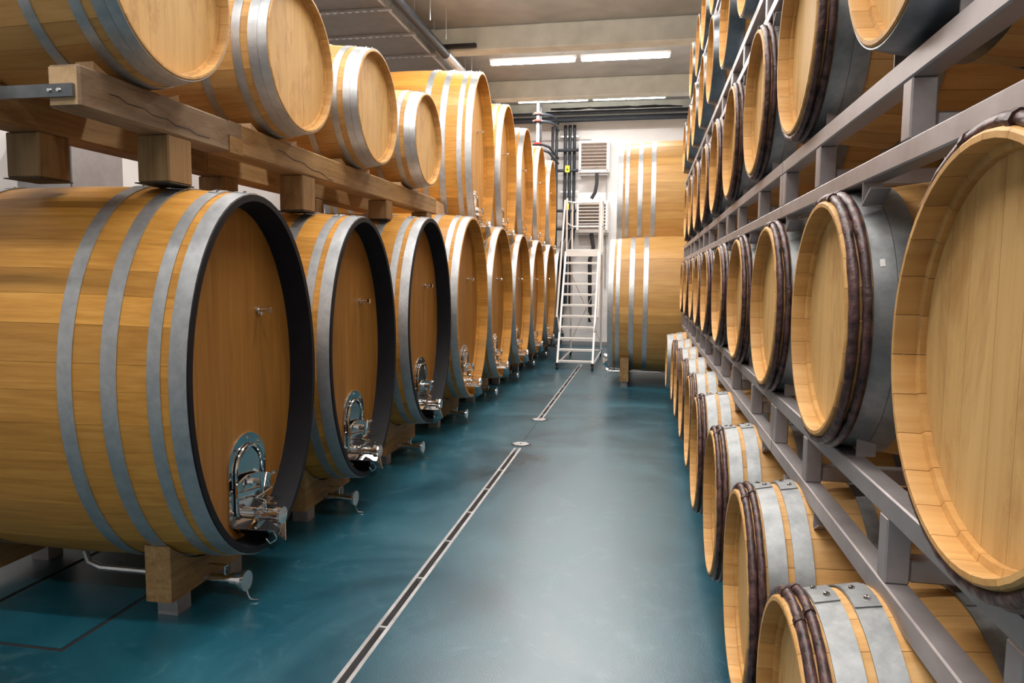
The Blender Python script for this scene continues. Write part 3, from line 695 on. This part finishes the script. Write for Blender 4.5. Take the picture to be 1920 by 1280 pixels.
# ------------------------------------------------------------------ ladder
def ladder():
    t = thing('platform_ladder', 'white aluminium platform step ladder with handrails on castors', 'ladder', (-1.036, 10.85, H), 0)
    W = .27; tilt = 1.03 / 1.81
    def P(z, off=0): return (0, z * tilt + off, z)
    for s in (-1, 1):
        mb = MB(); x = s * W
        for (z0, z1) in ((.06, 1.83),):
            v = []
            for z in (z0, z1):
                for dy in (-.02, .04):
                    for dx in (-.014, .014): v.append((x + dx, z * tilt + dy, z))
            mb.add(v, [(0, 1, 3, 2), (4, 6, 7, 5), (0, 4, 5, 1), (2, 3, 7, 6), (0, 2, 6, 4), (1, 5, 7, 3)])
        put('stile', mb.mesh('stile', M['alu']), t)
        put('rear_leg', MB().tube([(s * W, 2.06, .07), (s * W, 2.02, 1.81)], .018, 8).mesh('rear_leg', M['alu']), t)
        put('handrail', MB().tube([(s * (W + .05), .30, .78), (s * (W + .05), .42, .98), (s * (W + .03), 1.10, 2.66), (s * W, 2.02, 2.72)], .016, 8).mesh('handrail', M['alu']), t)
        put('handrail_strut', MB().tube([(s * W, .30, .55), (s * (W + .05), .34, .86)], .012, 6).mesh('handrail_strut', M['alu']), t)
        for y in (1.12, 2.02): put('guard_post', MB().tube([(s * W, y, 1.8), (s * W, y, 2.70)], .016, 8).mesh('guard_post', M['alu']), t)
        put('knee_rail', MB().tube([(s * W, 1.12, 2.3), (s * W, 2.02, 2.3)], .012, 6).mesh('knee_rail', M['alu']), t)
        put('base_rail', MB().tube([(s * W, .03, .08), (s * W, 2.06, .08)], .016, 6).mesh('base_rail', M['alu']), t)
        for y in (.01, 2.06):
            c = put('castor', MB().box(s * W - .022, s * W + .022, y - .03, y + .03, .055, .10).mesh('castor', M['rubber']), t)
            put('wheel', MB().tube([(s * W - .014, y, .035), (s * W + .014, y, .035)], .035, 14).mesh('wheel', M['rubber']), c)
    for i in range(10):
        z = .13 + .169 * i
        put('step', bevel_box_mesh('step', M['alu'], (-W + .014, W - .014, z * tilt - .015, z * tilt + .08, z - .034, z), .003), t)
    put('platform', bevel_box_mesh('platform', M['alu'], (-W, W, 1.03, 2.04, 1.79, 1.835), .004), t)
    put('platform_edge', bevel_box_mesh('platform_edge', M['alu'], (-W, W, 1.015, 1.03, 1.745, 1.86), .003), t)
    put('top_rail', MB().tube([(-W, 2.02, 2.72), (W, 2.02, 2.72)], .016, 8).mesh('top_rail', M['alu']), t)
    put('knee_rail', MB().tube([(-W, 2.02, 2.3), (W, 2.02, 2.3)], .014, 8).mesh('knee_rail', M['alu']), t)
    for z in (.10,): put('cross_bar', MB().tube([(-W, 2.06, z), (W, 2.06, z)], .014, 8).mesh('cross_bar', M['alu']), t)
    for s in (-1, 1): put('brace', MB().tube([(-s * W, 2.05, .25), (s * W, 2.03, 1.45)], .010, 6).mesh('brace', M['alu']), t)
ladder()

# ------------------------------------------------------------------ back wall services
def heater(label, x0, x1, z0, z1):
    t = thing('fan_heater', label, 'heater', ((x0 + x1) / 2, 14.62, z0), 0, 'louvred fan heaters on the back wall')
    w_ = x1 - x0; h = z1 - z0
    put('casing', bevel_box_mesh('casing', M['unit'], (-w_ / 2, w_ / 2, -.10, .24, 0, h), .01), t)
    boxo('grille_back', plain('grille_dark', (.12, .09, .08), .7), (-w_ / 2 + .06, w_ / 2 - .06, -.115, -.099, .08, h - .05), t)
    n = 8
    for k in range(n):
        z = .095 + (h - .16) * k / (n - 1) * .97
        R4 = Matrix.Translation((0, -.13, z)) @ Matrix.Rotation(math.radians(-35), 4, 'X')
        put('louvre', MB().box(-w_ / 2 + .05, w_ / 2 - .05, -.025, .025, -.006, .006, M4=R4).mesh('louvre', M['fin']), t)
    for s in (-1, 1): boxo('grille_side', M['unit'], (s * (w_ / 2 - .035) - .018, s * (w_ / 2 - .035) + .018, -.155, -.10, .05, h - .03), t)
    boxo('wall_bracket', M['zinc'], (-w_ / 2 + .02, w_ / 2 - .02, .02, .28, -.03, 0), t)
heater('upper louvred fan heater on the white back wall', -1.37, -.76, 2.07, 2.70)
heater('lower louvred fan heater behind the ladder platform', -1.40, -.76, .89, 1.52)
def pipe(name, label, pts, r, mat='dark_pipe', cat='pipe', group='dark pipes on the back wall', n=10):
    pts = [Vector(p) for p in pts]; o = pts[0].copy()
    ob = put(name, MB().tube([p - o for p in pts], r, n).mesh(name, M[mat]), None, o); return tag(ob, label, cat, group)
pipe('header_pipe', 'thick black lagged pipe running across under the last ceiling beam', [(-3.6, 14.42, 3.09), (1.95, 14.42, 3.09)], .055)
pipe('header_pipe', 'upper thinner black lagged pipe lying above the thick one', [(-3.6, 14.30, 3.18), (1.95, 14.30, 3.18)], .03)
for j, (x, who) in enumerate(((-1.665, 'left'), (-1.572, 'middle'), (-1.48, 'right'))):
    pipe('riser_pipe', '%s of the three dark vertical pipes left of the heaters' % who, [(x, 14.76, 3.05), (x, 14.76, .82), (x - .045, 14.76, .70), (x - .045, 14.76, -.6 if j else -1.38)], .032)
for x, who in ((-1.90, 'left'), (-1.82, 'right')):
    pipe('riser_pipe', '%s of the dark pipe pair dropping behind the casks' % who, [(x, 14.6, 3.0), (x, 14.6, .6)], .03)
for z, lab in ((2.54, 'upper dark branch pipe into the upper heater'), (2.14, 'lower dark branch pipe into the upper heater'), (1.34, 'upper dark branch pipe into the lower heater'), (.98, 'lower dark branch pipe into the lower heater')):
    pipe('branch_pipe', lab, [(-1.86, 14.66, z), (-1.38, 14.66, z)], [.03, .03])
for z, who in ((2.82, 'top'), (1.72, 'middle'), (.45, 'low')):
    o = boxo('pipe_clamp', M['zinc'], (-1.76, -1.40, 14.79, 14.82, z, z + .03)); tag(o, '%s zinc rail clamping the three dark vertical pipes' % who, 'bracket', 'pipe rails')
for z, who in ((2.10, 'upper'), (1.36, 'lower')):
    t = thing('yellow_tag', '%s yellow warning tag on the dark pipes' % who, 'tag', (-1.60, 14.61, z), 0, 'yellow tags')
    boxo('plate', M['yellow'], (-.045, .045, -.004, 0, 0, .13), t)
    put('warning_mark', MB().prism([(-.025, .04), (.025, .04), (0, .085)], -.006, -.004, 'Y').mesh('warning_mark', M['rubber']), t)
pipe('condensate_hose', 'black flexible hose hanging below the upper heater', [(-1.00, 14.5, 2.06), (-1.00, 14.5, 1.85), (-1.03, 14.5, 1.68), (-1.10, 14.5, 1.56)], .035, 'rubber', 'hose', 'black hoses')
pipe('condensate_hose', 'black flexible hose below the lower heater', [(-1.10, 14.6, .88), (-1.05, 14.6, .6), (-1.12, 14.6, .35), (-1.10, 14.7, -.9)], .04, 'rubber', 'hose', 'black hoses')
pipe('conduit', 'thin grey conduit right of the heaters running down the back wall', [(-.82, 14.86, 2.05), (-.82, 14.86, -.2)], .014, 'zinc', 'conduit', 'conduits')
pipe('conduit', 'thin grey conduit near the pale casks on the back wall', [(-.60, 14.87, 1.5), (-.60, 14.87, -.45)], .012, 'zinc', 'conduit', 'conduits')
pipe('conduit', 'thin horizontal conduit above the upper heater', [(-2.6, 14.87, 2.78), (-1.15, 14.87, 2.78), (-1.12, 14.87, 2.70)], .010, 'zinc', 'conduit', 'conduits')
o = boxo('socket_box', M['unit'], (-.66, -.54, 14.82, 14.9, -.55, -.45)); tag(o, 'small white socket box low on the back wall', 'socket')
# white bracket with red valve handles
t = thing('valve_station', 'white hanging bracket with dark pipes and red-handled valves', 'valve station', (-2.05, 13.6, 2.1), 0)
boxo('bracket', M['unit'], (-.03, .02, 0, .04, .25, 1.355), t)
put('bracket_pipe', MB().tube([(.05, .02, .3), (.05, .02, 1.1)], .018, 8).mesh('bracket_pipe', M['dark_pipe']), t)
for z, dr in ((.93, 0), (.80, 0), (.38, -.12), (.28, -.12)):
    p = put('valve_arm', MB().tube([(-.10, 0, z), (.08, 0, z), (.20, .1, z + dr * .3), (.27, .3, z + dr), (.27, .9, z + dr)], .026, 8).mesh('valve_arm', M['dark_pipe']), t)
    put('red_handle', MB().box(-.07, .06, -.04, -.025, z, z + .03).mesh('red_handle', M['red']), p)
# cable bundle on the header
t = thing('cable_tray', 'narrow tray of dark tangled cables above the header pipe', 'cable tray', (-1.7, 14.25, 3.2), 0)
boxo('tray', M['zinc'], (-.3, 2.6, -.05, .05, .01, .016), t)
rr = random.Random(3)
for k in range(4):
    put('cable', MB().tube([(-.2 + .25 * j, rr.uniform(-.03, .03), .03 + rr.uniform(0, .04)) for j in range(11)], .012, 5).mesh('cable', M['rubber']), t)
# suspended panels at upper left
t = thing('suspended_duct', 'broad grey suspended duct with slotted cross rails at upper left', 'duct', (-2.97, 6.0, 3.0), 0)
Y0D, Y1D = -3.0, 7.6
PAN = [Y0D - .2] + [(2.045 + .86 * k) - 6.0 + 0 for k in range(-1, 13)]
PAN = [-4.83 + .86 * k for k in range(15)]
for a_, b_ in zip(PAN[:-1], PAN[1:]):
    put('duct_panel', bevel_box_mesh('duct_panel', M['duct'], (-1.55, -.02, a_ + .006, b_ - .006, .03, .22), .004), t)
for a_ in PAN[1:-1]:
    rl = put('cross_rail', bevel_box_mesh('cross_rail', M['zinc'], (-1.6, .07, a_ - .02, a_ + .02, 0, .03), .002), t)
    sl = MB()
    for k in range(16): sl.box(-1.5 + k * .09, -1.45 + k * .09, a_ - .008, a_ + .008, -.001, .001)
    put('slots', sl.mesh('slots', M['groove']), rl, kind='stuff')
    put('threaded_rod', MB().tube([(.05, a_, .03), (.05, a_, ZC - 3.0)], .005, 6).mesh('threaded_rod', M['zinc']), t)
put('edge_strip', bevel_box_mesh('edge_strip', M['zinc'], (-.02, .012, PAN[0], PAN[-1], .03, .07), .002), t)
pipe('lagged_pipe', 'grey lagged pipe running beside the suspended duct', [(-2.80, 4.0, 3.06), (-2.80, 13.9, 3.06)], .06, 'dark_pipe', 'pipe', 'ceiling pipes', 14)
pipe('steel_pipe', 'pale steel sleeve on the pipe beside the duct, just above the tallest cask', [(-2.80, 9.9, 3.06), (-2.80, 11.2, 3.06)], .068, 'zinc', 'pipe', 'ceiling pipes', 14)
for y, who in ((8.6, 'nearest'), (9.3, 'middle'), (10.7, 'farthest')):
    o = put('hanger_rod', MB().tube([(0, 0, 0), (0, 0, ZC - 3.06)], .005, 6).mesh('hanger_rod', M['zinc']), None, (-2.62, y, 3.06)); tag(o, '%s thin threaded hanger rod beside the suspended duct' % who, 'rod', 'hanger rods')
o = put('pipe_bracket', bevel_box_mesh('pipe_bracket', M['rubber'], (-.25, .25, -.03, .03, -.03, .03), .01), None, (-2.62, 9.95, 3.17)); tag(o, 'short dark rounded bracket holding the pipe by the duct', 'bracket')
# grey cabinet on the left wall seen between the posts
t = thing('wall_cabinet', 'tall grey steel cabinet against the left wall between the timber posts', 'cabinet', (-4.45, 5.1, H), 0)
put('cabinet_body', bevel_box_mesh('cabinet_body', M['grey_cabinet'], (-.25, .2, -.35, .22, 0, 2.45), .008), t)
put('cabinet_door', bevel_box_mesh('cabinet_door', M['grey_cabinet'], (.2, .22, -.33, .20, .05, 2.4), .004), t)
